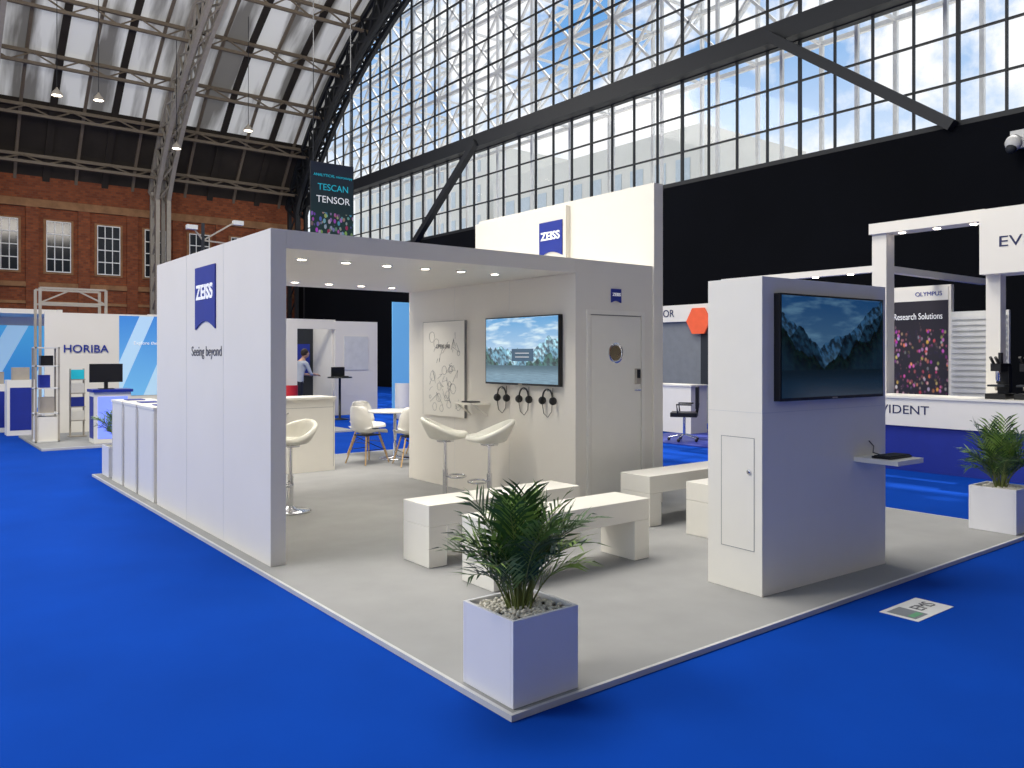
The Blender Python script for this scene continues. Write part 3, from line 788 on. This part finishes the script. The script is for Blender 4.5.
# ---------------------------------------------------------------- people
SKIN = mat('skin', (205,160,135), .55); HAIR = mat('hair', (50,36,28), .7); TROU = mat('trousers', (34,38,52), .8); SHOE = mat('shoes', (20,18,18), .5)
def person(loc, rz, shirt, lean=.0, sit=False):
    hipz = .92
    def tor(x, y, z):  # lean forward about the hip (x forward)
        d = z-hipz; return (x+math.sin(lean)*d, y, hipz+math.cos(lean)*d)
    V = [tor(0,0,.95), tor(0,0,1.12), tor(.01,0,1.30), tor(0,0,1.42), tor(.01,0,1.50), tor(.02,0,1.57)]
    R = [(.15,.12),(.13,.10),(.155,.11),(.13,.09),(.055,.055),(.06,.06)]
    E = [(0,1),(1,2),(2,3),(3,4),(4,5)]
    def ch(parent, pts, rs):
        p = parent
        for q, r in zip(pts, rs): V.append(q); R.append((r, r)); E.append((p, len(V)-1)); p = len(V)-1
    for s in (-1, 1):
        ch(0, [(0,s*.09,.86),(.02,s*.10,.50),(-.01,s*.10,.10),(.10,s*.11,.04)], [.085,.058,.042,.04])
        sh = tor(0,s*.17,1.42); el = (sh[0]+.10, s*.22, sh[2]-.27); wr = (el[0]+.22, s*.16, el[2]-.02)
        ch(3, [sh, el, wr, (wr[0]+.07, s*.155, wr[2])], [.058,.042,.03,.028])
    me = bpy.data.meshes.new('body'); me.from_pydata(V, E, []); o = bpy.data.objects.new('tmp', me); S.collection.objects.link(o)
    md = o.modifiers.new('Skin','SKIN'); md.use_smooth_shade = True
    for i, r in enumerate(R): me.skin_vertices[0].data[i].radius = r
    me.skin_vertices[0].data[0].use_root = True
    o.modifiers.new('Sub','SUBSURF').levels = 2
    dg = bpy.context.evaluated_depsgraph_get(); nm = bpy.data.meshes.new_from_object(o.evaluated_get(dg)); bpy.data.objects.remove(o)
    nm.materials.clear()
    for m in (shirt, TROU, SHOE, SKIN): nm.materials.append(m)
    for p in nm.polygons:
        c = p.center; p.use_smooth = True
        fwd = c.x-math.sin(lean)*(c.z-hipz)
        p.material_index = 2 if c.z < .09 else 1 if c.z < .95 else 0
        if c.z > hipz+math.cos(lean)*.56 and abs(c.y) < .08: p.material_index = 3
        if fwd > .24 and c.z > .95: p.material_index = 3
    e = empty('person', loc); e.rotation_euler = (0,0,rz)
    bo = bpy.data.objects.new('body', nm); S.collection.objects.link(bo); bo.parent = e
    h = Vector(tor(.04,0,1.66)); b = B('head')
    b.ball(tuple(h), .1, SKIN, .95, .78, 1.18, 18, 12); b.ball((h.x-.015,h.y,h.z+.03), .104, HAIR, .98, .82, 1.05, 18, 12)
    b.ball((h.x+.07,h.y,h.z-.005), .085, SKIN, .4, .75, 1.05, 14, 8)
    for s in (-1,1):
        b.ball((h.x+.1,h.y+s*.03,h.z+.01), .011, LETW, seg=8, rings=5); b.ball((h.x+.109,h.y+s*.03,h.z+.01), .006, BLACK, seg=6, rings=4)
        b.ball((h.x,h.y+s*.08,h.z-.005), .024, SKIN, .7, .4, 1.2, 8, 6)
    b.prism([(h.x+.095,h.y-.012,h.z-.03),(h.x+.095,h.y+.012,h.z-.03),(h.x+.098,h.y,h.z+.015)],(.022,0,-.004),SKIN)
    b.box(h.x+.094,h.x+.1,h.y-.02,h.y+.02,h.z-.06,h.z-.054,RED); b.finish(parent=e)
    b = B('hands')
    for s in (-1,1):
        sh = tor(0,s*.17,1.42); w = Vector((sh[0]+.32, s*.16, sh[2]-.29))
        for k in range(4):
            st = w+Vector((.06, (k-1.5)*.019, 0)); l = (.07,.08,.075,.058)[k]
            b.tube([st, st+Vector((l*.5,0,-.004)), st+Vector((l*.85,0,-.025)), st+Vector((l,0,-.045))], [.010,.009,.008,.006], SKIN, 6)
        st = w+Vector((.03,-s*.025,0)); b.tube([st, st+Vector((.03,-s*.03,-.01)), st+Vector((.055,-s*.035,-.02))], [.012,.010,.007], SKIN, 6)
    b.finish(parent=e)
person((5.85,16.1,0), math.radians(20), mat('light_shirt',(190,196,206),.8), .30)

# ---------------------------------------------------------------- light
W = bpy.data.worlds.new('sky'); S.world = W; W.use_nodes = True; nt = W.node_tree; bg = nt.nodes['Background']
tc = nt.nodes.new('ShaderNodeTexCoord'); sp = nt.nodes.new('ShaderNodeSeparateXYZ'); nt.links.new(tc.outputs['Generated'], sp.inputs[0])
r = nt.nodes.new('ShaderNodeValToRGB'); nt.links.new(sp.outputs[2], r.inputs[0])
r.color_ramp.elements[0].position = 0.14; r.color_ramp.elements[0].color = (.78,.83,.87,1)
r.color_ramp.elements[1].position = .38; r.color_ramp.elements[1].color = (.14,.34,.66,1)
n = nt.nodes.new('ShaderNodeTexNoise'); n.inputs['Scale'].default_value = 6; n.inputs['Detail'].default_value = 9; n.inputs['Roughness'].default_value = .58; nt.links.new(tc.outputs['Generated'], n.inputs['Vector'])
r2 = nt.nodes.new('ShaderNodeValToRGB'); nt.links.new(n.outputs['Fac'], r2.inputs[0]); r2.color_ramp.elements[0].position = .47; r2.color_ramp.elements[1].position = .57
c = mixc(nt, r2.outputs[0], r.outputs[0], (.86,.86,.86,1)); nt.links.new(c, bg.inputs[0]); bg.inputs[1].default_value = 1.3

def area(x,y,z,sx,sy,e,c=(1,1,1),rot=(0,0,0),nm='hall_fill_light'):  # added area fill, not one of the hall's lamps
    l = bpy.data.lights.new(nm,'AREA'); l.shape='RECTANGLE'; l.size=sx; l.size_y=sy; l.energy=e; l.color=c
    o = bpy.data.objects.new(nm,l); S.collection.objects.link(o); o.location=(x,y,z); o.rotation_euler=rot
area(2,5,14,6,6,1800,(1,.96,.89)); area(-9,7,12,5,5,1500,(1,.94,.83),(0,math.radians(-35),0)); area(6,24,14,12,8,2200,(1,.96,.9))  # fills added out of view: overhead, warm key from left, far hall
area(4,19,11.5,12,3,1600,(1,.93,.84),(math.radians(145),0,0),'roof_fill_light')  # upward fill added out of view to brighten trusses and brick
l = bpy.data.lights.new('sun','SUN'); l.energy = 5.0; l.angle = .01; l.color = (1,.96,.9)
o = bpy.data.objects.new('sun', l); S.collection.objects.link(o); o.location = (40,20,60)
o.rotation_euler = Vector((-.44,-.06,-.9)).to_track_quat('-Z','Y').to_euler()

cam = bpy.data.cameras.new('camera'); co = bpy.data.objects.new('camera', cam); S.collection.objects.link(co)
co.location = (-2.15,-2.76,1.6); co.rotation_euler = (pi/2,0,math.radians(52.05-90))
cam.sensor_width = 36; cam.lens = 804/1024*36; cam.shift_y = -29/1024; cam.clip_end = 500
S.camera = co
